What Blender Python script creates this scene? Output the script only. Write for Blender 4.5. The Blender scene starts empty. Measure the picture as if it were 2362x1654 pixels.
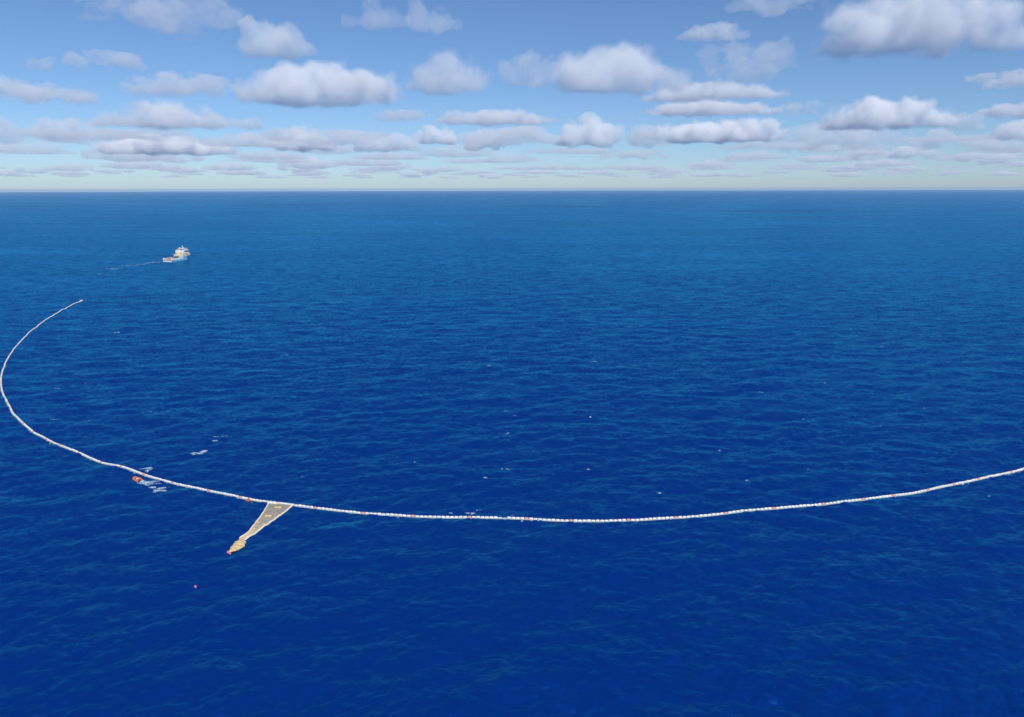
import bpy, math, random
import numpy as np
from mathutils import Vector, Matrix

R = math.radians
SC = bpy.context.scene
COL = SC.collection
random.seed(7)

# ------------------------------------------------------------------ camera
cam_d = bpy.data.cameras.new('camera')
cam_d.sensor_width = 36.0
cam_d.lens = 28.257
cam_d.clip_start = 1.0
cam_d.clip_end = 250000.0
cam = bpy.data.objects.new('camera', cam_d)
COL.objects.link(cam)
CAM_H = 150.0
cam.matrix_world = (Matrix.Translation((0, 0, CAM_H)) @ Matrix.Rotation(R(90 - 11.93), 4, 'X')
                    @ Matrix.Rotation(R(-0.125), 4, 'Z'))
SC.camera = cam

# ------------------------------------------------------------------ sky and sun
SUN_EL, SUN_AZ = 50.0, 152.0          # azimuth clockwise from +Y: behind the camera, to the right
world = bpy.data.worlds.new('World')
SC.world = world
world.use_nodes = True
wn = world.node_tree.nodes
sky = wn.new('ShaderNodeTexSky')
sky.sky_type = 'NISHITA'
sky.sun_disc = False
sky.sun_elevation = R(SUN_EL)
sky.sun_rotation = R(SUN_AZ)
sky.altitude = 150
sky.air_density = 0.75
sky.dust_density = 0.38
sky.ozone_density = 8.5
world.node_tree.links.new(sky.outputs[0], wn['Background'].inputs[0])
wn['Background'].inputs[1].default_value = 0.112
sun_d = bpy.data.lights.new('sun', 'SUN')
sun_d.energy = 4.2
sun_d.angle = R(0.53)
sun_d.color = (1.0, 0.955, 0.885)
sun = bpy.data.objects.new('sun', sun_d)
COL.objects.link(sun)
sdir = Vector((math.sin(R(SUN_AZ)) * math.cos(R(SUN_EL)), math.cos(R(SUN_AZ)) * math.cos(R(SUN_EL)), math.sin(R(SUN_EL))))
sun.rotation_euler = sdir.to_track_quat('Z', 'Y').to_euler()

vs = SC.view_settings
vs.view_transform = 'Standard'
vs.look = 'None'
vs.exposure = 0.0
vs.gamma = 1.0
vs.use_curve_mapping = False
SC.render.engine = 'CYCLES'
cy = SC.cycles
cy.max_bounces = 12
cy.diffuse_bounces = 2
cy.glossy_bounces = 2
cy.transmission_bounces = 2
cy.volume_bounces = 11
cy.transparent_max_bounces = 16
cy.use_adaptive_sampling = False
cy.use_denoising = True
cy.denoiser = 'OPENIMAGEDENOISE'
cy.denoising_input_passes = 'RGB_ALBEDO_NORMAL'
cy.denoising_prefilter = 'ACCURATE'
cy.filter_width = 1.5

# ------------------------------------------------------------------ helpers
def tag(o, label=None, cat=None, group=None, kind=None):
    if label: o['label'] = label
    if cat: o['category'] = cat
    if group: o['group'] = group
    if kind: o['kind'] = kind
    return o


def empty(name, loc=(0, 0, 0), rz=0.0):
    o = bpy.data.objects.new(name, None)
    COL.objects.link(o)
    o.location = loc
    o.rotation_euler = (0, 0, rz)
    o.empty_display_size = 1.0
    return o


def mat(name, col, rough=0.55, metal=0.0, var=0.12, scale=0.6, spec=0.4):
    m = bpy.data.materials.new(name)
    m.use_nodes = True
    nt = m.node_tree
    b = nt.nodes['Principled BSDF']
    b.inputs['Roughness'].default_value = rough
    b.inputs['Metallic'].default_value = metal
    b.inputs['Specular IOR Level'].default_value = spec
    tc = nt.nodes.new('ShaderNodeNewGeometry')
    nz = nt.nodes.new('ShaderNodeTexNoise')
    nz.inputs['Scale'].default_value = scale
    nz.inputs['Detail'].default_value = 4
    nt.links.new(tc.outputs['Position'], nz.inputs['Vector'])
    mr = nt.nodes.new('ShaderNodeMapRange')
    mr.inputs['From Min'].default_value = 0.3
    mr.inputs['From Max'].default_value = 0.7
    mr.inputs['To Min'].default_value = 1 - var
    mr.inputs['To Max'].default_value = 1 + var * 0.4
    nt.links.new(nz.outputs['Fac'], mr.inputs['Value'])
    mx = nt.nodes.new('ShaderNodeVectorMath')
    mx.operation = 'SCALE'
    mx.inputs[0].default_value = col
    nt.links.new(mr.outputs['Result'], mx.inputs['Scale'])
    nt.links.new(mx.outputs[0], b.inputs['Base Color'])
    return m


class MB:
    """collects shapes for ONE mesh object"""
    def __init__(self):
        self.v, self.f = [], []

    def add(self, v, f):
        n = len(self.v)
        self.v += [tuple(p) for p in v]
        self.f += [tuple(i + n for i in q) for q in f]
        return self

    def box(self, x0, x1, y0, y1, z0, z1, tx=0.0, ty=0.0):
        v = [(x0, y0, z0), (x1, y0, z0), (x1, y1, z0), (x0, y1, z0),
             (x0 + tx, y0 + ty, z1), (x1 - tx, y0 + ty, z1), (x1 - tx, y1 - ty, z1), (x0 + tx, y1 - ty, z1)]
        return self.add(v, [(0, 3, 2, 1), (4, 5, 6, 7), (0, 1, 5, 4), (1, 2, 6, 5), (2, 3, 7, 6), (3, 0, 4, 7)])

    def tube(self, pts, r, n=8, caps=True, flat=1.0):
        pts = [Vector(p) for p in pts]
        v, f = [], []
        for i, p in enumerate(pts):
            a = pts[max(i - 1, 0)]
            b = pts[min(i + 1, len(pts) - 1)]
            t = (b - a).normalized()
            up = Vector((0, 0, 1)) if abs(t.z) < 0.95 else Vector((1, 0, 0))
            s = t.cross(up).normalized()
            u = s.cross(t)
            rr = r[i] if isinstance(r, (list, tuple)) else r
            for k in range(n):
                an = 2 * math.pi * k / n
                v.append(p + s * (math.cos(an) * rr) + u * (math.sin(an) * rr * flat))
        for i in range(len(pts) - 1):
            for k in range(n):
                f.append((i * n + k, i * n + (k + 1) % n, (i + 1) * n + (k + 1) % n, (i + 1) * n + k))
        if caps:
            f.append(tuple(range(n - 1, -1, -1)))
            f.append(tuple(range((len(pts) - 1) * n, len(pts) * n)))
        return self.add(v, f)

    def loft(self, rings, close=True, caps=True):
        n = len(rings[0])
        v = [p for r_ in rings for p in r_]
        f = []
        m = n if close else n - 1
        for i in range(len(rings) - 1):
            for k in range(m):
                f.append((i * n + k, i * n + (k + 1) % n, (i + 1) * n + (k + 1) % n, (i + 1) * n + k))
        if caps:
            f.append(tuple(range(n - 1, -1, -1)))
            f.append(tuple(range((len(rings) - 1) * n, len(rings) * n)))
        return self.add(v, f)

    def mesh(self, name, m, smooth=False):
        me = bpy.data.meshes.new(name)
        me.from_pydata(self.v, [], self.f)
        me.materials.append(m)
        if smooth:
            me.polygons.foreach_set('use_smooth', [True] * len(me.polygons))
        me.update()
        return me

    def build(self, name, m, parent=None, smooth=False, loc=(0, 0, 0), rot=(0, 0, 0)):
        o = bpy.data.objects.new(name, self.mesh(name, m, smooth))
        COL.objects.link(o)
        o.location = loc
        o.rotation_euler = rot
        o.parent = parent
        return o


def np_mesh(name, verts, quads, m, smooth=True):
    me = bpy.data.meshes.new(name)
    nv, nf = len(verts), len(quads)
    k = quads.shape[1]
    me.vertices.add(nv)
    me.vertices.foreach_set('co', verts.astype(np.float32).ravel())
    me.loops.add(nf * k)
    me.loops.foreach_set('vertex_index', quads.astype(np.int32).ravel())
    me.polygons.add(nf)
    me.polygons.foreach_set('loop_start', np.arange(0, nf * k, k, dtype=np.int32))
    me.polygons.foreach_set('use_smooth', np.full(nf, smooth))
    me.materials.append(m)
    me.update(calc_edges=True)
    o = bpy.data.objects.new(name, me)
    COL.objects.link(o)
    return o

# ------------------------------------------------------------------ the sea: a wind-wave spectrum, sampled on a ring grid
WIND = R(90 + 16)                       # direction the waves travel


def wave_tile(L, N, lam_lo, lam_hi, seed):
    rng = np.random.default_rng(seed)
    k1 = 2 * np.pi * np.fft.fftfreq(N, L / N)
    kx, ky = np.meshgrid(k1, k1, indexing='ij')
    k = np.hypot(kx, ky)
    k[0, 0] = 1e-6
    kp = 2 * np.pi / 34.0
    th = np.arctan2(ky, kx) - WIND
    spread = np.cos(th / 2) ** 2
    spread = spread ** np.where(k < 2 * kp, 7.0, 3.2)
    P = np.exp(-0.75 * (kp / k) ** 2) / k ** 3.6 * spread
    swell = 1.6 * np.exp(-((k - 2 * np.pi / 105) / 0.012) ** 2) * np.cos((th + 0.5) / 2) ** 24 / (2 * np.pi / 34) ** 3.6
    P = P + swell * 0.9
    klo, khi = 2 * np.pi / lam_hi, 2 * np.pi / lam_lo
    P = P * (k >= klo) * (k < khi)
    h0 = (rng.normal(size=k.shape) + 1j * rng.normal(size=k.shape)) * np.sqrt(P) * (2 * np.pi / L)
    f = lambda s: np.real(np.fft.ifft2(s)) * N * N
    return [f(h0), f(1j * kx / k * h0), f(1j * ky / k * h0)], L, N


T_LONG = wave_tile(1536.0, 1024, 11.0, 400.0, 3)
T_SHORT = wave_tile(420.0, 1024, 0.9, 11.0, 5)
HS = 1.45
_nrm = HS / 4 / math.sqrt(T_LONG[0][0].var() + T_SHORT[0][0].var())


def sample(tile, x, y, rot=0.0):
    F, L, N = tile
    u, v = x / L * N, y / L * N
    i, j = np.floor(u).astype(int), np.floor(v).astype(int)
    a, b = u - i, v - j
    i0, j0, i1, j1 = i % N, j % N, (i + 1) % N, (j + 1) % N
    return [(g[i0, j0] * (1 - a) * (1 - b) + g[i1, j0] * a * (1 - b) + g[i0, j1] * (1 - a) * b + g[i1, j1] * a * b) * _nrm for g in F]


def waves(x, y):
    """height and horizontal shift of the surface at rest position x, y"""
    x = np.asarray(x, float)
    y = np.asarray(y, float)
    r = np.hypot(x, y) + 1
    sp = r * r / (CAM_H * 930)                     # grid spacing at this range
    fa = np.exp(-(sp / 4.0) ** 2)
    fb = np.exp(-(sp / 60.0) ** 2)
    A = sample(T_LONG, x, y)
    B = sample(T_SHORT, x, y)
    ch = 1.0
    return (A[0] * fb + B[0] * fa, -ch * (A[1] * fb + B[1] * fa), -ch * (A[2] * fb + B[2] * fa))


def sea_z(x, y):
    px, py = np.array(x, float), np.array(y, float)
    for _ in range(3):
        h, dx, dy = waves(px, py)
        px, py = x - dx, y - dy
    return waves(px, py)[0]


def sea_material():
    m = bpy.data.materials.new('deep_sea_water')
    m.use_nodes = True
    nt = m.node_tree
    L = nt.links.new
    N = nt.nodes.new
    nt.nodes.remove(nt.nodes['Principled BSDF'])
    deep = N('ShaderNodeBsdfDiffuse')          # light coming back up out of the deep water
    deep.inputs['Color'].default_value = (0.0, 0.0180, 0.156, 1)
    gloss = N('ShaderNodeBsdfGlossy')          # sky mirrored in the rippled surface
    gloss.distribution = 'GGX'
    gloss.inputs['Color'].default_value = (0.07, 0.71, 1.0, 1)
    fr = N('ShaderNodeFresnel')
    fr.inputs['IOR'].default_value = 1.75
    fm = N('ShaderNodeMapRange')
    fm.inputs['To Max'].default_value = 0.76
    L(fr.outputs[0], fm.inputs['Value'])
    mixs = N('ShaderNodeMixShader')
    L(fm.outputs[0], mixs.inputs[0])
    L(deep.outputs[0], mixs.inputs[1])
    L(gloss.outputs[0], mixs.inputs[2])
    L(mixs.outputs[0], nt.nodes['Material Output'].inputs['Surface'])
    geo = N('ShaderNodeNewGeometry')

    def slopes(scale, detail, rough, stretch, amp):
        mp = N('ShaderNodeMapping')
        mp.inputs['Rotation'].default_value = (0, 0, -(WIND - R(90)))
        mp.inputs['Scale'].default_value = (scale * stretch, scale, scale)
        L(geo.outputs['Position'], mp.inputs['Vector'])
        nz = N('ShaderNodeTexNoise')
        nz.inputs['Scale'].default_value = 1.0
        nz.inputs['Detail'].default_value = detail
        nz.inputs['Roughness'].default_value = rough
        L(mp.outputs[0], nz.inputs['Vector'])
        s = N('ShaderNodeVectorMath')
        s.operation = 'SUBTRACT'
        s.inputs[1].default_value = (0.5, 0.5, 0.5)
        L(nz.outputs['Color'], s.inputs[0])
        w = N('ShaderNodeVectorMath')
        w.operation = 'MULTIPLY'
        w.inputs[1].default_value = (amp * 0.75, amp, 0)
        L(s.outputs[0], w.inputs[0])
        return w.outputs[0]

    s1 = slopes(0.5, 2.0, 0.55, 0.6, 0.75)
    s2 = slopes(0.11, 2.0, 0.5, 0.45, 0.48)
    # wind streaks: ripples are stronger in some patches
    mp = N('ShaderNodeMapping')
    mp.inputs['Rotation'].default_value = (0, 0, R(-8))
    mp.inputs['Scale'].default_value = (0.0011, 0.0042, 0.003)
    L(geo.outputs['Position'], mp.inputs['Vector'])
    pn = N('ShaderNodeTexNoise')
    pn.inputs['Scale'].default_value = 1.0
    pn.inputs['Detail'].default_value = 5.0
    pn.inputs['Roughness'].default_value = 0.6
    L(mp.outputs[0], pn.inputs['Vector'])
    pr = N('ShaderNodeMapRange')
    pr.inputs['From Min'].default_value = 0.32
    pr.inputs['From Max'].default_value = 0.68
    pr.inputs['To Min'].default_value = 0.65
    pr.inputs['To Max'].default_value = 1.3
    L(pn.outputs['Fac'], pr.inputs['Value'])
    add = N('ShaderNodeVectorMath')
    L(s1, add.inputs[0])
    L(s2, add.inputs[1])
    sc = N('ShaderNodeVectorMath')
    sc.operation = 'SCALE'
    L(add.outputs[0], sc.inputs[0])
    L(pr.outputs['Result'], sc.inputs['Scale'])
    a2 = N('ShaderNodeVectorMath')
    L(sc.outputs[0], a2.inputs[0])
    L(geo.outputs['Normal'], a2.inputs[1])
    nm = N('ShaderNodeVectorMath')
    nm.operation = 'NORMALIZE'
    L(a2.outputs[0], nm.inputs[0])
    for nd in (deep, gloss, fr):
        L(nm.outputs[0], nd.inputs['Normal'])
    rg = N('ShaderNodeMapRange')
    rg.inputs['From Min'].default_value = 0.32
    rg.inputs['From Max'].default_value = 0.68
    rg.inputs['To Min'].default_value = 0.20
    rg.inputs['To Max'].default_value = 0.40
    L(pn.outputs['Fac'], rg.inputs['Value'])
    L(rg.outputs['Result'], gloss.inputs['Roughness'])
    return m


M_SEA = sea_material()
# rings: spacing grows with range; columns: finest ahead, coarse behind
v_lin = np.linspace(0.86, 0.0010, 610)
rad = np.concatenate([np.linspace(2, CAM_H / 0.86, 60)[:-1], CAM_H / v_lin[:-1], [62000.0]])
rad = np.unique(np.minimum(rad, 62000.0))
az = np.concatenate([np.linspace(-41, 41, 880), np.linspace(41, 319, 60)[1:-1]])
azr = np.radians(az)
rr, aa = np.meshgrid(rad, azr, indexing='ij')
gx, gy = rr * np.sin(aa), rr * np.cos(aa)
h, dx, dy = waves(gx, gy)
# only where the columns are fine do waves fit the grid
fine = np.where(np.abs((np.degrees(aa) + 180) % 360 - 180) < 41.5, 1.0, 0.0)
SV = np.stack([gx + dx * fine, gy + dy * fine, h * fine], -1).reshape(-1, 3)
nr, nc = rr.shape
i = np.arange(nr - 1)[:, None]
j = np.arange(nc)[None, :]
j2 = (j + 1) % nc
SQ = np.stack([np.broadcast_to(t, (nr - 1, nc)) for t in (i * nc + j, i * nc + j2, (i + 1) * nc + j2, (i + 1) * nc + j)], -1).reshape(-1, 4)
sea = np_mesh('sea', SV, SQ, M_SEA)
tag(sea, kind='structure')

# ------------------------------------------------------------------ clouds: closed lumpy bodies filled with an even white mist
def fbm(shape, vox, lam, p, rng):
    w = np.fft.rfftn(rng.normal(size=shape))
    ks = [np.fft.fftfreq(n, v) for n, v in zip(shape[:2], vox[:2])] + [np.fft.rfftfreq(shape[2], vox[2])]
    k = np.sqrt(ks[0][:, None, None] ** 2 + ks[1][None, :, None] ** 2 + (ks[2][None, None, :]) ** 2)
    a = 1.0 / (k ** 2 + (1 / lam) ** 2) ** (p / 2)
    n = np.fft.irfftn(w * a, s=shape)
    n -= n.mean()
    return n / n.std()


def surface_nets(F, org, vox):
    S = F > 0
    nx, ny, nz = F.shape
    cs = np.zeros((nx - 1, ny - 1, nz - 1), np.int8)
    corners = [(a, b, c) for a in (0, 1) for b in (0, 1) for c in (0, 1)]
    sl = lambda A, o: A[o[0]:o[0] + nx - 1, o[1]:o[1] + ny - 1, o[2]:o[2] + nz - 1]
    for o in corners:
        cs += sl(S, o)
    act = (cs > 0) & (cs < 8)
    acc = np.zeros(act.shape + (3,), np.float32)
    cnt = np.zeros(act.shape, np.float32)
    for o in corners:
        for ax in range(3):
            if o[ax]: continue
            q = list(o)
            q[ax] = 1
            fa, fb = sl(F, o), sl(F, q)
            x = (fa > 0) != (fb > 0)
            t = np.where(x, fa / np.where(x, fa - fb, 1), 0)
            for d in range(3):
                acc[..., d] += x * (o[d] + (t if d == ax else 0))
            cnt += x
    idx = -np.ones(act.shape, np.int64)
    idx[act] = np.arange(act.sum())
    cell = np.argwhere(act)
    V = (cell + acc[act] / cnt[act][:, None]) * np.array(vox) + np.array(org)
    Q = []
    for ax in range(3):
        o1, o2 = [d for d in range(3) if d != ax]
        a = [slice(None)] * 3
        b = [slice(None)] * 3
        a[ax] = slice(0, -1)
        b[ax] = slice(1, None)
        x = S[tuple(a)] != S[tuple(b)]
        e = np.argwhere(x)
        lim = [nx, ny, nz]
        e = e[(e[:, o1] > 0) & (e[:, o1] < lim[o1] - 1) & (e[:, o2] > 0) & (e[:, o2] < lim[o2] - 1)]
        ins = S[e[:, 0], e[:, 1], e[:, 2]]
        c = [e.copy() for _ in range(4)]
        c[1][:, o1] -= 1
        c[2][:, o1] -= 1
        c[2][:, o2] -= 1
        c[3][:, o2] -= 1
        q = np.stack([idx[t[:, 0], t[:, 1], t[:, 2]] for t in c], 1)
        flip = ins if ax != 1 else ~ins
        q[~flip] = q[~flip][:, ::-1]
        Q.append(q)
    return V, np.concatenate(Q)


def cloud_mesh(w, hgt, style, seed, res=116, levels=(-0.17, -0.02, 0.16)):
    rng = np.random.default_rng(seed)
    dep = w * (0.55 if w < 1200 else 0.42)
    vx = w * 1.25 / res
    vz = min(vx, hgt / 11.0)
    n = [res, max(int(dep * 1.4 / vx), 10), max(int(hgt * 1.7 / vz), 12)]
    n = [t + (t % 2) for t in n]
    ax = [(np.arange(n[0]) - n[0] / 2 + .5) * vx, (np.arange(n[1]) - n[1] / 2 + .5) * vx, np.arange(n[2]) * vz - 0.35 * hgt]
    X, Y, Z = ax[0][:, None, None], ax[1][None, :, None], ax[2][None, None, :]
    E = np.full(n, -9.0)
    npf = 7 if style == 'puff' else 8
    for kf in range(npf):
        u = (kf + .5) / npf * 2 - 1
        u += rng.uniform(-.12, .12)
        env = math.sqrt(max(0.08, 1 - (u * .95) ** 2))
        hh = hgt * (env * rng.uniform(.55, 1.0) if style == 'puff' else rng.uniform(.35, .8))
        if kf == npf // 2 and style == 'puff':
            hh = hgt * .97
        rx = w / npf * rng.uniform(.95, 1.5)
        ry = dep * .5 * rng.uniform(.6, .95) * max(env, .4)
        cx, cyy = u * (w * .5 - rx * .55), rng.uniform(-.14, .14) * dep
        zc = hh * .3 if style == 'puff' else hgt * rng.uniform(.15, .6)
        rzu = (hh - zc) if style == 'puff' else hgt * rng.uniform(.25, .4)
        dz = Z - zc
        rz = np.where(dz > 0, rzu, hh * .55 if style == 'puff' else rzu)
        d = 1 - np.sqrt(((X - cx) / rx) ** 2 + ((Y - cyy) / ry) ** 2 + (dz / rz) ** 2)
        k_ = 0.18
        E = np.where(np.abs(E - d) > 4 * k_, np.maximum(E, d), k_ * np.logaddexp(E / k_, d / k_))
    n1 = fbm(n, (vx, vx, vz * (1.0 if style == 'puff' else 2.0)), hgt * (1.3 if style == 'puff' else 1.6), 2.5, rng)
    F = 0.8 * E - 0.06 + n1 * (0.27 if style == 'puff' else 0.31)
    if style == 'puff':
        F = F - np.clip(-Z / (0.16 * hgt) - .2, 0, 3) * .5
    F = F - np.clip(Z / hgt - .78, 0, 2) * 1.3
    F[0], F[-1], F[:, 0], F[:, -1], F[:, :, 0], F[:, :, -1] = -1, -1, -1, -1, -1, -1
    return [surface_nets(F - lv, (ax[0][0], ax[1][0], ax[2][0]), (vx, vx, vz)) for lv in levels]


def mist(sigma):
    m = bpy.data.materials.new('cloud_mist')
    m.use_nodes = True
    nt = m.node_tree
    nt.nodes.remove(nt.nodes['Principled BSDF'])
    vsn = nt.nodes.new('ShaderNodeVolumeScatter')
    vsn.inputs['Color'].default_value = (0.995, 0.992, 0.99, 1)
    vsn.inputs['Density'].default_value = sigma
    vsn.inputs['Anisotropy'].default_value = 0.0
    nt.links.new(vsn.outputs[0], nt.nodes['Material Output'].inputs['Volume'])
    return m


BASE = 900.0
CLOUDS = [   # x, y, width, height, style, thickness of the mist, label
    (-1325, 4778, 400, 199, 'puff', 1.00, 'small domed cumulus standing alone in the upper left sky'),
    (-1676, 7340, 1459, 320, 'puff', 1.10, 'long white cumulus below the small lone dome, left of the centre'),
    (-509, 6457, 655, 292, 'puff', 0.70, 'soft sloping cloud joining the right end of the long white cumulus'),
    (-3989, 10043, 1825, 285, 'puff', 0.80, 'broad lilac cloud with a pale top below and left of the long white cumulus'),
    (-4037, 7153, 930, 176, 'rag', 0.70, 'ragged grey cloud cut by the left edge of the picture'),
    (-2535, 5249, 462, 119, 'rag', 0.50, 'thin grey slanting wisp in the clear sky at upper left'),
    (-2970, 5353, 197, 88, 'rag', 0.45, 'tiny grey scrap of cloud left of the thin slanting wisp'),
    (-2595, 6674, 859, 160, 'rag', 0.55, 'grey ragged tail of cloud left of the long white cumulus'),
    (-7344, 17234, 2703, 408, 'puff', 1.30, 'wide bright low cumulus above the ship'),
    (-3880, 15557, 1503, 423, 'puff', 1.50, 'bright wedge-shaped low cumulus below the long white cumulus'),
    (-8064, 13027, 713, 385, 'puff', 0.80, 'low lilac cloud cut by the left edge of the picture'),
    (-6620, 12310, 1314, 308, 'puff', 0.70, 'low lilac cloud second from the left edge, above the barrier end'),
    (-1644, 4032, 633, 166, 'rag', 0.45, 'faint lilac veil of cloud at the top left edge'),
    (-632, 4002, 274, 157, 'puff', 0.50, 'faint cloud at the top edge left of its brighter neighbour'),
    (-374, 4067, 247, 181, 'puff', 0.70, 'small soft cloud at the top edge, left of the centre'),
    (151, 6083, 450, 213, 'puff', 0.60, 'soft left shoulder of the large cloud at upper centre'),
    (754, 6425, 1009, 352, 'puff', 1.00, 'large cumulus with a rounded top at upper centre'),
    (-189, 9755, 1443, 180, 'puff', 0.70, 'low flat lilac cloud in the middle of the sky'),
    (-1218, 9303, 603, 125, 'rag', 0.50, 'thin grey wisp left of the low flat lilac cloud'),
    (-1263, 13649, 676, 329, 'puff', 1.60, 'small bright low cumulus left of the centre of the cloud band'),
    (-533, 15706, 902, 387, 'puff', 1.40, 'small pale low cumulus at the centre of the cloud band'),
    (1309, 13748, 1112, 468, 'puff', 1.50, 'tall bright knobbly cumulus in the low cloud band, right of the centre'),
    (1703, 7133, 1049, 147, 'puff', 0.75, 'upper of two flat lilac clouds stacked right of the centre'),
    (2048, 8590, 1335, 141, 'puff', 0.80, 'lower of two flat lilac clouds stacked right of the centre'),
    (3348, 13103, 1776, 381, 'puff', 1.70, 'very bright white cumulus below the two flat lilac clouds'),
    (4584, 10287, 1524, 337, 'puff', 1.40, 'bright-topped cumulus sloping down to both sides at right'),
    (5970, 15343, 2004, 486, 'rag', 0.90, 'grey ragged cloud below the bright-topped cumulus at right'),
    (2268, 4681, 1050, 337, 'puff', 1.30, 'largest white cumulus, cut by the top edge at upper right'),
    (1034, 4378, 330, 84, 'puff', 0.45, 'faint small cloud in the blue, left of the largest white cumulus'),
    (1542, 5617, 634, 223, 'rag', 0.50, 'faint torn cloud below the faint small one at upper right'),
    (1139, 3736, 349, 102, 'rag', 0.40, 'faint veil at the top edge, left of the largest white cumulus'),
    (3930, 6455, 715, 133, 'rag', 0.80, 'highest dark scrap of cloud at the right edge'),
    (2918, 8420, 358, 154, 'rag', 0.60, 'tiny dark wisp between the flat lilac clouds and the bright-topped cumulus'),
    (5376, 8819, 768, 131, 'rag', 0.90, 'middle dark scrap of cloud at the right edge'),
    (5937, 10918, 449, 229, 'puff', 0.80, 'small lilac cloud right of the bright-topped cumulus'),
    (7886, 12821, 1069, 296, 'puff', 0.90, 'lowest lilac cloud at the right edge'),
    (7693, 15109, 868, 350, 'rag', 0.90, 'dark torn cloud below the small lilac one at right'),
    (9480, 20513, 2203, 270, 'rag', 0.80, 'flat dark strip of cloud low above the right horizon'),
    (-2445, 16135, 1180, 366, 'puff', 1.00, 'grey-white low cloud right of the bright wedge-shaped cumulus'),
    (2386, 14741, 770, 370, 'puff', 0.90, 'pale low cloud between the tall knobbly and the very bright cumulus'),
]
NT = 0
for ci, (cx, cyp, cw, chh, st, dn, lab) in enumerate(CLOUDS):
    pxw = 804.0 * cw / cyp                      # finer where it shows larger
    shells = cloud_mesh(cw, chh, st, 100 + ci, int(min(106, max(44, pxw * .68))))
    if st == 'rag' or pxw < 70:
        shells = [shells[0], None, shells[1]]
    root = None
    for sh_, nm_, kd in zip(shells, ('cloud', 'cloud_body', 'cloud_core'), (0.17, 0.27, 0.68 if st == 'puff' and dn >= 1 else 0.55)):
        if sh_ is None: continue
        V, Q = sh_
        o = np_mesh(nm_, V, Q, mist(kd * dn * (2.0 if st == 'puff' else 1.6) / chh))
        if root is None:
            root = o
            o.location = (cx, cyp, BASE)
            o.rotation_euler = (0, 0, -math.atan2(cx, cyp))
            tag(o, lab, 'cloud', 'cumulus clouds over the sea')
        else:
            o.parent = root
        NT += len(Q) * 2
# the far cloud field melts into one band above the horizon
protos = [cloud_mesh(1.0, hh_, st_, 300 + q, 18, (0.0,))[0] for q, (hh_, st_) in enumerate(
    [(.16, 'puff'), (.2, 'rag'), (.13, 'puff'), (.12, 'rag'), (.22, 'puff'), (.1, 'rag'), (.18, 'puff'), (.15, 'rag')])]
rng = np.random.default_rng(11)
FV, FQ, off = [], [], 0
for rg in (13800, 16200, 19000, 22500, 26500, 31000, 36000, 42000, 49000, 57000):
    nlat = int(2 * 44 * math.pi / 180 * rg / 2900)
    for q in range(nlat):
        if rng.random() < (0.22 if rg < 18000 else 0.16): continue
        a_ = R(-44 + 88 * (q + .5 + rng.uniform(-.1, .1)) / nlat)
        r_ = rg * (1 + rng.uniform(-.02, .02))
        V, Q = protos[rng.integers(len(protos))]
        s_ = rng.uniform(1500, 2400)
        fl_ = rng.choice([-1, 1])
        Q = Q[:, ::fl_]
        P = V * np.array([s_ * fl_, s_ * .8, s_ * rng.uniform(.6, 1.0)])
        c_, n_ = math.cos(-a_), math.sin(-a_)
        P = np.stack([P[:, 0] * c_ - P[:, 1] * n_ + r_ * math.sin(a_), P[:, 0] * n_ + P[:, 1] * c_ + r_ * math.cos(a_), P[:, 2] + BASE + rng.uniform(-40, 60)], 1)
        FV.append(P)
        FQ.append(Q + off)
        off += len(V)
far = np_mesh('distant_clouds', np.concatenate(FV), np.concatenate(FQ), mist(0.0026))
tag(far, 'hazy band of far clouds just above the horizon', 'clouds', kind='stuff')
NT += sum(len(q) for q in FQ) * 2
print('cloud tris', NT, 'sea tris', len(SQ) * 2)


# ------------------------------------------------------------------ materials of the things
M_WHITE = mat('white_float_plastic', (0.74, 0.71, 0.68), 0.5, var=0.2, scale=0.35)
M_CYAN = mat('pale_blue_float_plastic', (0.45, 0.70, 0.72), 0.5)
M_RED = mat('orange_red_float_plastic', (0.66, 0.28, 0.23), 0.5)
M_PINK = mat('faded_pink_buoy', (0.60, 0.20, 0.27), 0.5)
M_ROPE = mat('cream_rope', (0.76, 0.66, 0.52), 0.85)
M_NET = mat('sandy_netting', (0.54, 0.47, 0.35), 0.85)
M_TAN = mat('tan_netting', (0.64, 0.47, 0.23), 0.85, var=0.25, scale=0.7)
M_YELLOW = mat('yellow_float', (0.72, 0.55, 0.22), 0.6)
M_ORANGE = mat('orange_tube_rubber', (0.72, 0.20, 0.07), 0.5)
M_DARKRED = mat('dark_red_deck', (0.30, 0.055, 0.035), 0.7)
M_CREAM = mat('cream_ship_paint', (0.76, 0.66, 0.46), 0.45, var=0.1, scale=0.2)
M_SHIPW = mat('white_ship_paint', (0.80, 0.78, 0.76), 0.45, var=0.08, scale=0.2)
M_HULL = mat('light_blue_hull_paint', (0.20, 0.52, 0.66), 0.4, var=0.1, scale=0.2)
M_DECK = mat('red_brown_deck_paint', (0.36, 0.085, 0.06), 0.7, var=0.25, scale=0.3)
M_DARK = mat('dark_grey_steel', (0.055, 0.055, 0.06), 0.5)
M_GLASS = mat('dark_window_glass', (0.015, 0.02, 0.03), 0.08, spec=0.6)
M_GREYP = mat('grey_steel_paint', (0.42, 0.43, 0.44), 0.5)

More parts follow.
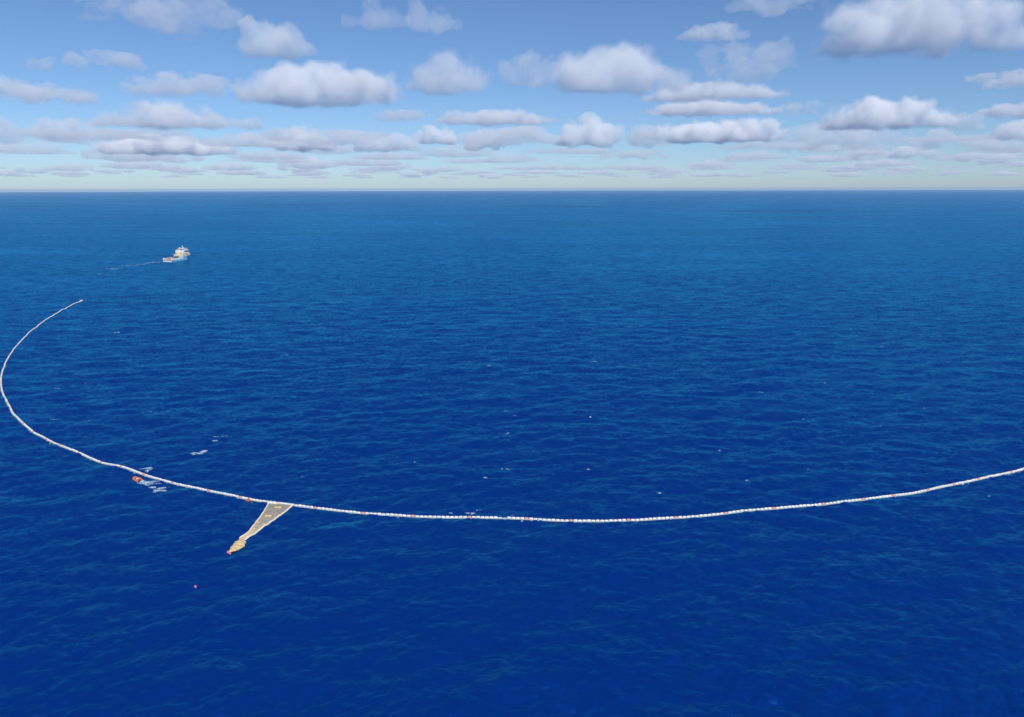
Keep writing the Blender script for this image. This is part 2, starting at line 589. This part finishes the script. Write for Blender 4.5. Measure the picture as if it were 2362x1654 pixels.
# ------------------------------------------------------------------ the floating barrier
PATH = [(-589.3, 1090.0), (-585.8, 1064.0), (-570.8, 1011.6), (-553.2, 950.2), (-531.3, 886.5), (-505.5, 820.2), (-476.8, 754.0),
        (-449.9, 699.1), (-425.3, 653.1), (-404.5, 618.4), (-385.4, 589.8), (-363.6, 559.8), (-335.0, 522.6), (-308.7, 493.7),
        (-283.0, 470.2), (-258.7, 450.4), (-235.4, 432.9), (-205.8, 415.1), (-188.3, 402.7), (-167.7, 392.1), (-150.4, 382.7),
        (-134.7, 376.1), (-119.4, 369.1), (-106.6, 366.2), (-96.1, 362.8), (-73.5, 356.7), (-51.9, 352.9), (-30.8, 350.2),
        (-10.1, 349.0), (10.6, 347.9), (31.1, 347.8), (51.8, 348.2), (72.8, 350.1), (94.4, 353.6), (116.7, 358.3), (139.6, 363.1),
        (163.5, 369.1), (189.0, 377.1), (216.4, 387.3), (246.8, 400.7), (279.1, 416.3), (312, 434), (345, 454), (378, 477)]


def catmull(P, step):
    P = [np.array(p, float) for p in P]
    P = [2 * P[0] - P[1]] + P + [2 * P[-1] - P[-2]]
    out = []
    for a in range(1, len(P) - 2):
        for t in np.linspace(0, 1, 24, endpoint=False):
            p0, p1, p2, p3 = P[a - 1:a + 3]
            out.append(.5 * (2 * p1 + (p2 - p0) * t + (2 * p0 - 5 * p1 + 4 * p2 - p3) * t * t + (3 * p1 - p0 - 3 * p2 + p3) * t ** 3))
    out.append(P[-2])
    out = np.array(out)
    d = np.concatenate([[0], np.cumsum(np.hypot(*np.diff(out, axis=0).T))])
    q = np.arange(0, d[-1], step)
    return np.stack([np.interp(q, d, out[:, 0]), np.interp(q, d, out[:, 1])], 1)


STEP = 2.05
LINE = catmull(PATH, STEP)
# the line is nudged about by the waves
rngb = np.random.default_rng(21)
wob = np.convolve(rngb.normal(size=len(LINE) + 40), np.hanning(13) / np.hanning(13).sum(), 'same')[20:-20] * 0.3
g_ = np.exp(-(np.arange(-24, 25) / 9.0) ** 2)
g_ /= g_.sum()
ext = lambda c: np.concatenate([c[0] + (c[0] - c[1]) * np.arange(24, 0, -1), c, c[-1] + (c[-1] - c[-2]) * np.arange(1, 25)])
LINE = np.stack([np.convolve(ext(LINE[:, d]), g_, 'valid') for d in (0, 1)], 1)
tan = np.gradient(LINE, axis=0)
tan /= np.hypot(tan[:, 0], tan[:, 1])[:, None]
LINE = LINE + np.stack([-tan[:, 1], tan[:, 0]], 1) * wob[:, None]
LZ = sea_z(LINE[:, 0], LINE[:, 1])
LZ = np.convolve(np.pad(LZ, 7, 'edge'), np.hanning(17)[1:-1] / np.hanning(17).sum(), 'valid')
NF = len(LINE)
barrier = empty('floating_barrier', (0, 347.9, 0))
tag(barrier, 'long curved white float barrier sweeping across the blue sea', 'barrier')
B0 = Vector((0, 347.9, 0))


def capsule(r, hl, m, name, n=10):
    rings = []
    for t in (-90, -60, -30, 0):
        rings.append((-hl + r * .55 * (math.sin(R(t)) + 0), r * max(math.cos(R(t)), .06)))
    for t in (0, 30, 60, 90):
        rings.append((hl + r * .55 * math.sin(R(t)), r * max(math.cos(R(t)), .06)))
    b = MB().loft([[(x, q * math.cos(2 * math.pi * k / n), q * math.sin(2 * math.pi * k / n)) for k in range(n)] for x, q in rings])
    return b, b.mesh(name, m, True)


CAPB, ME_WHITE = capsule(0.57, 0.66, M_WHITE, 'float')
ME_RED = capsule(0.60, 0.62, M_RED, 'red_float')[1]
ME_CYAN = capsule(0.50, 0.60, M_CYAN, 'pale_blue_float')[1]
dist = np.hypot(LINE[:, 0], LINE[:, 1])
vis = np.abs(np.degrees(np.arctan2(LINE[:, 0], LINE[:, 1]))) < 33.5
order = np.argsort(np.where(vis, dist, 1e9))
single = set(order[:290].tolist())
capv = np.array(CAPB.v)
SVx, SFx, RVx, RFx = [], [], [], []
cum = 0
redgap = 9
for q in range(NF):
    px, py = LINE[q]
    pz = LZ[q] + 0.30 + rngb.uniform(-.10, .10)
    ang = math.atan2(tan[q, 1], tan[q, 0]) + rngb.uniform(-.07, .07)
    redgap -= 1
    red = redgap <= 0
    if red:
        redgap = int(rngb.integers(9, 14))
    cyan = not red and (abs(px + 5.6) < 2.1)
    if q in single:
        me = ME_RED if red else ME_CYAN if cyan else ME_WHITE
        o = bpy.data.objects.new('red_float' if red else 'pale_blue_float' if cyan else 'float', me)
        COL.objects.link(o)
        o.parent = barrier
        o.location = Vector((px, py, pz - (.3 if cyan else 0))) - B0
        sl_ = (LZ[min(q + 1, NF - 1)] - LZ[max(q - 1, 0)]) / (2 * STEP)
        o.rotation_euler = (rngb.uniform(-.15, .15), -math.atan(sl_), ang)
        s_ = rngb.uniform(.92, 1.06)
        o.scale = (1, s_, s_)
    else:
        c_, n_ = math.cos(ang), math.sin(ang)
        P = capv
        P = np.stack([P[:, 0] * c_ - P[:, 1] * n_ + px, P[:, 0] * n_ + P[:, 1] * c_ + py - B0.y, P[:, 2] + pz], 1)
        (RVx if red else SVx).append(P)
for lst, nm_, mm in ((SVx, 'distant_floats', M_WHITE), (RVx, 'distant_red_floats', M_RED)):
    b = MB()
    for P in lst:
        b.add(P, CAPB.f)
    o = b.build(nm_, mm, barrier, True)
    tag(o, kind='stuff')
# rope and skirt under the floats, on the camera's side of the line
nrm2 = np.stack([tan[:, 1], -tan[:, 0]], 1)
pr = [(LINE[q, 0], LINE[q, 1] - B0.y, LZ[q] + .12) for q in range(NF)]
MB().tube(pr, 0.16, 6).build('float_line', M_ROPE, barrier, True)
sk = MB()
rows = []
for q in range(NF):
    rows.append([(LINE[q, 0] + nrm2[q, 0] * w_, LINE[q, 1] + nrm2[q, 1] * w_ - B0.y, LZ[q] + z_) for w_, z_ in ((.15, .28), (.62, .26), (.95, .10), (.95, .02), (.15, .02))])
sk.loft(rows)
sk.build('net_skirt', mat('wet_grey_skirt', (0.30, 0.36, 0.38), 0.7), barrier, True)
# towing end of the barrier
eb = MB()
t0 = Vector((tan[0, 0], tan[0, 1], 0))
e0 = Vector((LINE[0, 0], LINE[0, 1], LZ[0] + .5)) - B0
eb.tube([e0 + t0 * 1.0, e0 - t0 * .5, e0 - t0 * 4.5, e0 - t0 * 7.5, e0 - t0 * 9.0], [.5, 1.2, 1.3, 1.0, .2], 10)
eb.build('towing_head', M_WHITE, barrier, True)
MB().tube([e0 - t0 * 1.5 + Vector((0, 0, .3)), e0 - t0 * 3 + Vector((0, 0, .3))], 1.22, 10).build('red_band', M_PINK, barrier, True)
MB().tube([e0 - t0 * 4 + Vector((0, 0, 1)), e0 - t0 * 4 + Vector((0, 0, 4.2))], .09, 6).build('marker_mast', M_GREYP, barrier)

# ------------------------------------------------------------------ the catch net behind the barrier
NL = [(-118.8, 369.3), (-117.8, 357.5), (-117.7, 350.0), (-117.6, 340.2), (-118.3, 332.8), (-119.9, 328.2)]
NR = [(-105.8, 366.0), (-107.0, 361.0), (-110.6, 347.3), (-113.0, 339.1), (-115.7, 330.8), (-117.3, 326.8)]
cl, cr = catmull(NL, .45), catmull(NR, .45)
rs = lambda C, n: np.stack([np.interp(np.linspace(0, 1, n), np.linspace(0, 1, len(C)), C[:, d]) for d in (0, 1)], 1)
NLEN = 96
cl, cr = rs(cl, NLEN), rs(cr, NLEN)
net = empty('catch_net', (-112.3, 367.4, 0))
tag(net, 'tapering tan net trailing behind the white barrier toward the camera', 'net')
N0 = Vector((-112.3, 367.4, 0))


def on_sea(p, up):
    return Vector((p[0], p[1], float(sea_z(np.array([p[0]]), np.array([p[1]]))[0]) * .8 + up)) - N0


NW = 27
grid = [[on_sea(cl[a] * (1 - b / (NW - 1)) + cr[a] * b / (NW - 1), .34 + .22 * math.sin(math.pi * b / (NW - 1))) for b in range(NW)] for a in range(NLEN)]
nb = MB()
for b in range(1, NW - 1):
    nb.tube([grid[a][b] for a in range(0, NLEN, 3)], .05, 4, False)
for a in range(1, NLEN):
    nb.tube([grid[a][b] + Vector((0, 0, .02)) for b in range(0, NW, 2)], .045, 4, False)
nb.build('netting', M_NET, net)
MB().tube([grid[a][0] for a in range(0, NLEN, 2)], .34, 8).build('border_rope', M_ROPE, net, True)
MB().tube([grid[a][NW - 1] for a in range(0, NLEN, 2)], .42, 8).build('border_rope', M_ROPE, net, True)
for (bx, by, ln, an_) in ((-112.4, 362.4, 3.6, 8), (-113.9, 351.8, 3.4, 4)):
    c0 = on_sea((bx, by), .62)
    u = Vector((math.cos(R(an_)), math.sin(R(an_)), 0))
    MB().tube([c0 - u * ln / 2, c0 - u * ln * .42, c0 + u * ln * .42, c0 + u * ln / 2], [.2, .52, .52, .2], 8, True, .7).build('spreader_float', M_YELLOW, net, True)
for (bx, by) in ((-116.6, 345.0), (-113.6, 343.4), (-116.5, 338.0), (-117.2, 333.6)):
    c0 = on_sea((bx, by), .5)
    u = Vector((.9, .3, 0)).normalized()
    MB().tube([c0 - u * .8, c0 - u * .6, c0 + u * .6, c0 + u * .8], [.12, .3, .3, .12], 8).build('net_float', M_TAN, net, True)
# mouth: a double row of larger floats along the barrier
for q in range(11):
    t = (q + .5) / 11
    c0 = on_sea(np.array(NL[0]) * (1 - t) + np.array(NR[0]) * t + np.array([-.15, -.65]), .42)
    o = bpy.data.objects.new('mouth_float', ME_WHITE)
    COL.objects.link(o)
    o.parent = net
    o.location = c0
    o.rotation_euler = (0, 0, math.atan2(NR[0][1] - NL[0][1], NR[0][0] - NL[0][0]))
# cod end: a full bag of netting
bag_c = [(-118.6, 328.4), (-118.0, 326.4), (-117.7, 324.2), (-117.7, 321.8), (-117.9, 319.4), (-118.4, 317.6), (-119.2, 316.2), (-119.9, 315.2)]
bag_w = [1.1, 1.3, 2.1, 2.5, 2.6, 2.4, 1.5, .6]
bc, rngn = catmull(bag_c, .5), np.random.default_rng(4)
bw = np.interp(np.linspace(0, 1, len(bc)), np.linspace(0, 1, len(bag_w)), bag_w)
rings = []
for a in range(len(bc)):
    t = np.gradient(bc, axis=0)[a]
    t /= np.hypot(*t)
    c0 = on_sea(bc[a], .35)
    ring = []
    for k in range(18):
        th = 2 * math.pi * k / 18
        w_ = bw[a] * (1 + .10 * math.sin(3 * th + a * .7) + .06 * rngn.normal())
        ring.append(c0 + Vector((t[1] * math.cos(th) * w_, -t[0] * math.cos(th) * w_, math.sin(th) * w_ * .42 + .1)))
    rings.append(ring)
bag = MB().loft(rings).build('cod_end_bag', M_TAN, net, True)
for a in (3, 9, 15, 20):
    if a < len(rings):
        MB().tube([p + (p - sum(rings[a], Vector()) / 18) * .04 for p in rings[a]] + [rings[a][0]], .1, 5).build('bag_strap', M_ROPE, bag, True)
for (bx, by, r_) in ((-120.1, 315.4, .62), (-119.3, 314.4, .5), (-118.7, 313.9, .42)):
    c0 = on_sea((bx, by), .35)
    MB().loft([[(c0.x + r_ * math.sin(R(p)) * math.cos(2 * math.pi * k / 12), c0.y + r_ * math.sin(R(p)) * math.sin(2 * math.pi * k / 12), c0.z - r_ * math.cos(R(p))) for k in range(12)] for p in (4, 30, 60, 90, 120, 150, 176)]).build('end_buoy', M_PINK, net, True)


def buoy(x, y, r, label, m):
    z = float(sea_z(np.array([x]), np.array([y]))[0])
    root = empty('buoy', (x, y, z))
    tag(root, label, 'buoy')
    MB().loft([[(r * math.sin(R(p)) * math.cos(2 * math.pi * k / 16), r * math.sin(R(p)) * math.sin(2 * math.pi * k / 16), r * .45 - r * math.cos(R(p)) * (1.25 if p > 90 else 1)) for k in range(16)] for p in (3, 25, 50, 75, 90, 105, 130, 155, 177)]).build('body', m, root, True)
    MB().tube([(0, 0, r * 1.6), (0, 0, r * 2.0)], r * .18, 8).build('top_eye', M_DARK, root)
    return root


buoy(-122.1, 284.7, .5, 'small pink buoy floating alone in front of the net', M_PINK)
buoy(-129.7, 372.2, .95, 'dark red buoy beside the barrier just left of the net', mat('dark_red_buoy', (0.42, 0.08, 0.06), .5))

# ------------------------------------------------------------------ the orange inflatable boat
bz = float(np.mean(sea_z(np.array([-198, -199.]), np.array([402., 404.]))))
boat = empty('inflatable_boat', (-198.2, 402.2, bz), math.atan2(9.5, -10.5))
tag(boat, 'small orange inflatable boat with a white wake beside the barrier', 'boat')
hullr = []
for x, w_, k_ in ((-3.3, 1.0, -.35), (-1.5, 1.05, -.45), (.6, 1.0, -.45), (2.2, .62, -.25), (3.2, .1, .2)):
    hullr.append([(x, -w_, .25), (x, -w_ * .6, k_ * .6), (x, 0, k_), (x, w_ * .6, k_ * .6), (x, w_, .25)])
MB().loft(hullr).build('hull', M_GREYP, boat, True)
tubep = [(-3.8, -1.3, .45), (-3.3, -1.3, .45), (-1.5, -1.35, .45), (.6, -1.3, .48), (2.0, -1.0, .58), (2.9, -.55, .7), (3.25, 0, .75), (2.9, .55, .7), (2.0, 1.0, .58), (.6, 1.3, .48), (-1.5, 1.35, .45), (-3.3, 1.3, .45), (-3.8, 1.3, .45)]
MB().tube(tubep, [.1, .4] + [.46] * 9 + [.4, .1], 12).build('tube', M_ORANGE, boat, True)
MB().box(-3.3, 2.2, -.92, .92, .27, .36).build('deck', M_DARKRED, boat)
con = MB().box(-.5, .35, -.45, .45, .36, 1.35, .08, .06).build('console', M_SHIPW, boat)
MB().box(-.28, -.2, -.38, .38, 1.36, 1.72).build('windscreen', M_GLASS, con)
MB().box(-1.5, -.85, -.38, .38, .36, .95, .03, .03).build('seat', M_ORANGE, boat)
MB().tube([(-2.9, -.95, .36), (-2.9, -.9, 1.9), (-2.9, 0, 2.15), (-2.9, .9, 1.9), (-2.9, .95, .36)], .06, 6).build('roll_bar', M_ORANGE, boat)
for sy in (-.38, .38):
    eng = MB().box(-4.0, -3.45, sy - .24, sy + .24, .55, 1.3, .05, .05).build('outboard_engine', M_DARK, boat)
    MB().box(-3.85, -3.6, sy - .1, sy + .1, -.35, .54).build('leg', M_DARK, eng)

# ------------------------------------------------------------------ the offshore ship
ship = empty('supply_ship', (-719.8, 1741.5, -.2), math.atan2(76, 12))
tag(ship, 'blue and cream offshore supply ship towing far off on the left', 'ship')


def section(x, bw_, db, wl, keel, rake=0):
    # half breadth at deck, deck height, half breadth at the waterline
    return [(x + rake, -bw_, db), (x, -wl, 1.2), (x, -wl * .9, keel), (x, wl * .9, keel), (x, wl, 1.2), (x + rake, bw_, db)]


hs = [section(-41, 10, 3.4, 9.5, -1.5), section(-30, 10.4, 3.6, 10.2, -3), section(0, 10.5, 4.8, 10.4, -4), section(8, 10.5, 9.2, 10.3, -4),
      section(18, 10.4, 10.0, 9.2, -4, 1), section(28, 9.4, 11.0, 6.2, -4, 2.2), section(35, 6.6, 12.0, 2.9, -3, 3.5), section(39, 2.6, 12.8, .7, -1, 4.4), section(40, .5, 13.1, .15, 0, 5.2)]
hull = MB().loft(hs).build('hull', M_HULL, ship)
MB().loft([[(x_, -9.6, z_), (x_, 9.6, z_), (x_, 9.6, z_ + .5), (x_, -9.6, z_ + .5)] for x_, z_ in ((-40.6, 3.2), (-30, 3.45), (1.5, 4.6))]).build('aft_deck', M_DECK, ship)
MB().box(-41.25, -41.02, -9.6, 9.6, .8, 3.3).build('transom', M_SHIPW, ship)
MB().box(-30, -12, -6.2, 6.2, 4.96, 5.2).build('cargo_rail_bed', M_DARK, ship)
for sy in (-1, 1):
    MB().box(-38.5, 2, sy * 9.7 - .4, sy * 9.7 + .4, 3.9, 7.6).build('bulwark', M_SHIPW, ship)
    MB().box(-41, -38.4, sy * 9.0 - 1.0, sy * 9.0 + 1.0, 4.96, 8.9, .25, .2).build('stern_post', M_SHIPW, ship)
    MB().tube([(-41.2, sy * 5 - 2, 4.9), (-41.2, sy * 5 + 2, 4.9)], 1.0, 12).build('stern_roller', M_GREYP, ship)
MB().tube([(-5.5, -4.5, 7.6), (-5.5, 4.5, 7.6)], 2.3, 14).build('winch_drum', M_DARK, ship)
MB().box(-8, -3, -7, 7, 4.97, 6).build('winch_base', M_DARKRED, ship)
for (x0, x1, y1, m_) in ((-24, -18, 3.2, M_DARKRED), (-33, -29, 4.2, M_ORANGE)):
    MB().box(x0, x1, y1 - 4, y1 - 1.2, 5.21, 7.8).build('deck_container', m_, ship)


def tier(name, x0, x1, hw, z0, z1, m_, nwin, tx=0.0):
    t = MB().box(x0, x1, -hw, hw, z0, z1, tx, 0).build(name, m_, ship)
    zc = (z0 + z1) / 2
    for k in range(nwin):
        x = x0 + 2 + (x1 - x0 - 4) * (k + .5) / nwin
        for sy in (-1, 1):
            MB().box(x - .45, x + .45, sy * (hw + .03) - .03, sy * (hw + .03) + .03, zc - .1, zc + 1.0).build('window', M_GLASS, t)
    for k in range(max(3, nwin // 2)):
        y = -hw + 1.5 + (2 * hw - 3) * (k + .5) / max(3, nwin // 2)
        MB().box(x0 + tx * .6 - .1, x0 + tx * .6 - .02, y - .45, y + .45, zc - .1, zc + 1.0).build('window', M_GLASS, t)
    return t


tier('deckhouse', 1.6, 31, 9.9, 9.4, 12.2, M_CREAM, 8)
MB().box(.5, 10, -9.0, 9.0, 4.98, 9.38).build('winch_house', M_CREAM, ship)
tier('lower_accommodation', 5, 30, 9.0, 12.22, 15.2, M_CREAM, 7)
tier('upper_accommodation', 8, 29, 8.2, 15.22, 18.2, M_CREAM, 6)
tier('officers_deck', 11, 28, 7.4, 18.22, 20.8, M_SHIPW, 5)
MB().box(12, 28.5, -10.4, 10.4, 20.82, 21.2).build('bridge_wing', M_SHIPW, ship)
br = MB().box(13, 27.5, -7.6, 7.6, 21.22, 24.4, .7, .5).build('bridge', M_SHIPW, ship)
for k in range(7):
    y = -6.2 + 12.4 * k / 6
    MB().box(12.9 + .3, 13.0 + .3, y - .8, y + .8, 22.4, 23.8).build('window', M_GLASS, br)
    MB().box(27.35, 27.45, y - .8, y + .8, 22.4, 23.8).build('window', M_GLASS, br)
for k in range(5):
    for sy in (-1, 1):
        MB().box(15 + 2.3 * k, 16.8 + 2.3 * k, sy * 7.42 - .05, sy * 7.42 + .05, 22.4, 23.7).build('window', M_GLASS, br)
MB().box(12.6, 28, -7.9, 7.9, 24.42, 24.75).build('bridge_roof', M_SHIPW, ship)
for sy in (-1, 1):
    fn = MB().box(3.4, 8.6, sy * 5.6 - 1.5, sy * 5.6 + 1.5, 15.3, 22.6, .5, .25).build('funnel', M_SHIPW, ship)
    MB().box(4.3, 7.7, sy * 5.6 - 1.0, sy * 5.6 + 1.0, 22.62, 23.5).build('funnel_cap', M_DARK, fn)
    lb = MB().loft([[(x, sy * 10.1 + w_ * math.cos(R(t)), 14.2 + w_ * .95 * math.sin(R(t))) for t in range(0, 360, 40)] for x, w_ in ((15.6, .2), (16.4, .95), (18.5, 1.15), (20.8, .95), (21.6, .2))]).build('lifeboat', M_ORANGE, ship, True)
    MB().tube([(15.9, sy * 9.2, 12.3), (15.9, sy * 10.2, 16.4)], .14, 6).build('davit', M_SHIPW, ship)
    MB().tube([(21.3, sy * 9.2, 12.3), (21.3, sy * 10.2, 16.4)], .14, 6).build('davit', M_SHIPW, ship)
mast = MB().tube([(20, 0, 24.7), (20, 0, 31.5)], [.55, .2], 8).build('mast', M_SHIPW, ship)
MB().tube([(20, -2.6, 28.3), (20, 2.6, 28.3)], .15, 6).build('yard', M_SHIPW, mast)
MB().box(19.2, 19.6, -1.8, 1.8, 29.4, 29.8).build('radar', M_SHIPW, mast)
for sy in (-4.6, 4.6):
    MB().loft([[(17 + 1.2 * math.sin(R(p)) * math.cos(2 * math.pi * k / 12), sy + 1.2 * math.sin(R(p)) * math.sin(2 * math.pi * k / 12), 25.8 - 1.2 * math.cos(R(p))) for k in range(12)] for p in (4, 30, 60, 90, 120, 150, 176)]).build('satellite_dome', M_SHIPW, ship, True)
crane = MB().tube([(-2, 7.2, 4.97), (-2, 7.2, 13.5)], .9, 10).build('crane', M_CREAM, ship)
MB().tube([(-2, 7.2, 13.2), (-14, 5.5, 14.8)], [.6, .3], 6).build('boom', M_CREAM, crane)
MB().box(29.5, 39.5, -4.2, 4.2, 12.6, 12.72).build('fore_deck', M_DECK, ship)
MB().tube([(35, -2.4, 13.5), (35, 2.4, 13.5)], .8, 10).build('anchor_windlass', M_GREYP, ship)

# ------------------------------------------------------------------ foam: whitecaps and wakes lying on the water
def foam_material(name, cover):
    m = bpy.data.materials.new(name)
    m.use_nodes = True
    nt = m.node_tree
    b = nt.nodes['Principled BSDF']
    b.inputs['Base Color'].default_value = (0.52, 0.73, 0.88, 1)
    b.inputs['Roughness'].default_value = 0.8
    geo = nt.nodes.new('ShaderNodeNewGeometry')
    nz = nt.nodes.new('ShaderNodeTexNoise')
    nz.inputs['Scale'].default_value = 1.7
    nz.inputs['Detail'].default_value = 4
    mr = nt.nodes.new('ShaderNodeMapRange')
    mr.inputs['From Min'].default_value = 0.62 - cover * .35
    mr.inputs['From Max'].default_value = 0.92 - cover * .35
    mr.inputs['To Max'].default_value = 0.7
    nt.links.new(geo.outputs['Position'], nz.inputs['Vector'])
    nt.links.new(nz.outputs['Fac'], mr.inputs['Value'])
    nt.links.new(mr.outputs[0], b.inputs['Alpha'])
    return m


rngf = np.random.default_rng(77)


def foam_object(name, label, spots, cover):
    """spots: x, y, length, width, direction, number of flakes"""
    FVv, FFf = [], []
    for (x, y, ln, wd, an_, n) in spots:
        for _ in range(n):
            u, v = rngf.normal() * ln * .3, rngf.normal() * wd * .3
            ca, sa = math.cos(an_), math.sin(an_)
            cx, cy_ = x + u * ca - v * sa, y + u * sa + v * ca
            r_ = rngf.uniform(.35, .8) * min(3.0, .5 + wd * .4)
            st = rngf.uniform(1.0, 1.6)
            base = len(FVv)
            pts = [(cx, cy_, .10)]
            for k in range(8):
                q = r_ * rngf.uniform(.6, 1.25)
                a_ = 2 * math.pi * k / 8
                e1, e2 = q * st * math.cos(a_), q * math.sin(a_)
                pts.append((cx + e1 * ca - e2 * sa, cy_ + e1 * sa + e2 * ca, .03))
            FVv += pts
            FFf += [(base, base + 1 + k, base + 1 + (k + 1) % 8) for k in range(8)]
    A = np.array(FVv)
    A[:, 2] += sea_z(A[:, 0], A[:, 1]) + np.hypot(A[:, 0], A[:, 1]) ** 2 * 4.0e-7
    o = np_mesh(name, A, np.array(FFf), foam_material(name + '_foam', cover))
    tag(o, label, 'foam', kind='stuff')
    return o


CREST = WIND - R(90)
caps = [(-180.8, 449.2, 3.2, 2.2, 16), (-181.6, 446.0, 4.2, 3.0, 14), (-185.1, 445.3, 3.2, 1.4, 9), (-184.3, 478.7, 2.6, 1.2, 7), (-179.3, 480.4, 2.6, 1.2, 7), (-181.1, 469.0, 3.2, 1.2, 8),
        (-199.8, 418.1, 4, 1.6, 12), (-198, 414.5, 4, 1.6, 6), (-19.5, 358.0, 3.4, 1.2, 9), (-16.3, 361.1, 1.6, .8, 4), (-29.1, 357.5, 1.4, .8, 3), (-.4, 353.2, 1.4, .8, 3),
        (-20.2, 675.9, 2.2, 1.4, 7), (72.4, 694.4, 5, 1.4, 8), (-4.3, 532.8, 2, 1.4, 7), (52.5, 518.4, 1.6, 1, 3), (-2.6, 484.6, 1.8, 1, 4), (41.5, 416.6, 2, 1.2, 6), (245.8, 613.5, 2, 1.2, 5),
        (356.8, 760.8, 2.2, 1.4, 5), (187.9, 587.8, 2.4, 1, 4), (-3.2, 417.5, 4, 1.2, 6), (-14, 404, 1.6, 1, 3), (122.4, 400.1, 3.4, 1, 4), (120.4, 447.9, 2, 1, 3), (73.8, 381.9, 2.4, 1, 4),
        (-306.8, 516.0, 4, 1.2, 6), (-281.4, 511.8, 4, 1.2, 5), (-741.9, 1445.7, 5, 3, 8), (-750.7, 1348.7, 6, 3, 7), (-424.5, 849.4, 3, 2, 6), (-351.5, 602.0, 3, 1.6, 5)]
spots = [(x, y, ln, wd, CREST + rngf.normal() * .15, n) for (x, y, ln, wd, n) in caps]
for _ in range(40):
    r_, a_ = 400 + 900 * rngf.random() ** 1.3, R(rngf.uniform(-33, 33))
    spots.append((r_ * math.sin(a_), r_ * math.cos(a_), rngf.uniform(.8, 2.2), rngf.uniform(.5, 1.0), CREST + rngf.normal() * .2, int(rngf.integers(1, 4))))
for q in range(0, NF, 2):                # small wash along the barrier
    if dist[q] < 700 and rngf.random() < .4:
        spots.append((LINE[q, 0] + nrm2[q, 0] * 1.4, LINE[q, 1] + nrm2[q, 1] * 1.4, 1.6, .5, math.atan2(tan[q, 1], tan[q, 0]), 1))
foam_object('sea_foam', 'scattered small whitecaps breaking on the open sea', spots, .8)
# wake of the inflatable boat
bw_ = [(-193.5, 398.6, 5, 2, 2.45, 14), (-190.0, 397.6, 5.5, 1.8, .35, 22), (-191.5, 395.6, 6, 1.2, 2.6, 12), (-187.5, 394.6, 6.5, 1.1, .5, 14), (-184, 391.5, 4, 2.2, .2, 6), (-180.2, 389.4, 4.5, 3.2, .2, 10), (-178, 387, 7, 3, .3, 5)]
foam_object('boat_wake', 'white forked wake foam behind the orange inflatable boat', bw_, .85)
# wake of the ship
wk = [(-732.5, 1698.0), (-741, 1690), (-749.4, 1678.2), (-750.0, 1639.3), (-763.6, 1611.6), (-764.2, 1524.5), (-764.7, 1453.7)]
wsp = []
for sg, ((a, b), den) in enumerate(zip(zip(wk, wk[1:]), (18, 26, 26, 18, 24, 14))):
    for k in range(den):
        t = rngf.random()
        if sg > 1 and math.sin(t * 9 + sg * 2) < -.2: continue
        wsp.append((a[0] + (b[0] - a[0]) * t + rngf.normal() * (2 + 1.6 * sg), a[1] + (b[1] - a[1]) * t, 14, 6.5, math.atan2(b[1] - a[1], b[0] - a[0]), 3))
for k in range(26):                      # bow and side wash
    t = rngf.random()
    wsp.append((-709 + 9 * (1 - t) + 4 * rngf.normal() * .3, 1776 - 72 * t, 4, 2, 1.4, 1))
foam_object('ship_wake', 'pale wake streak trailing behind the distant supply ship', wsp, .5)

# ------------------------------------------------------------------ haze
hz = MB().box(-63500, 63500, -63500, 63500, -8, 162).build('haze', None)
hm = bpy.data.materials.new('sea_haze')
hm.use_nodes = True
hm.node_tree.nodes.remove(hm.node_tree.nodes['Principled BSDF'])
pv = hm.node_tree.nodes.new('ShaderNodeVolumePrincipled')
pv.inputs['Color'].default_value = (0.64, 0.83, 1.0, 1)
pv.inputs['Density'].default_value = 1.7e-5
hm.node_tree.links.new(pv.outputs[0], hm.node_tree.nodes['Material Output'].inputs['Volume'])
hz.data.materials[0] = hm
tag(hz, 'thin sea haze in the air', 'haze', kind='stuff')
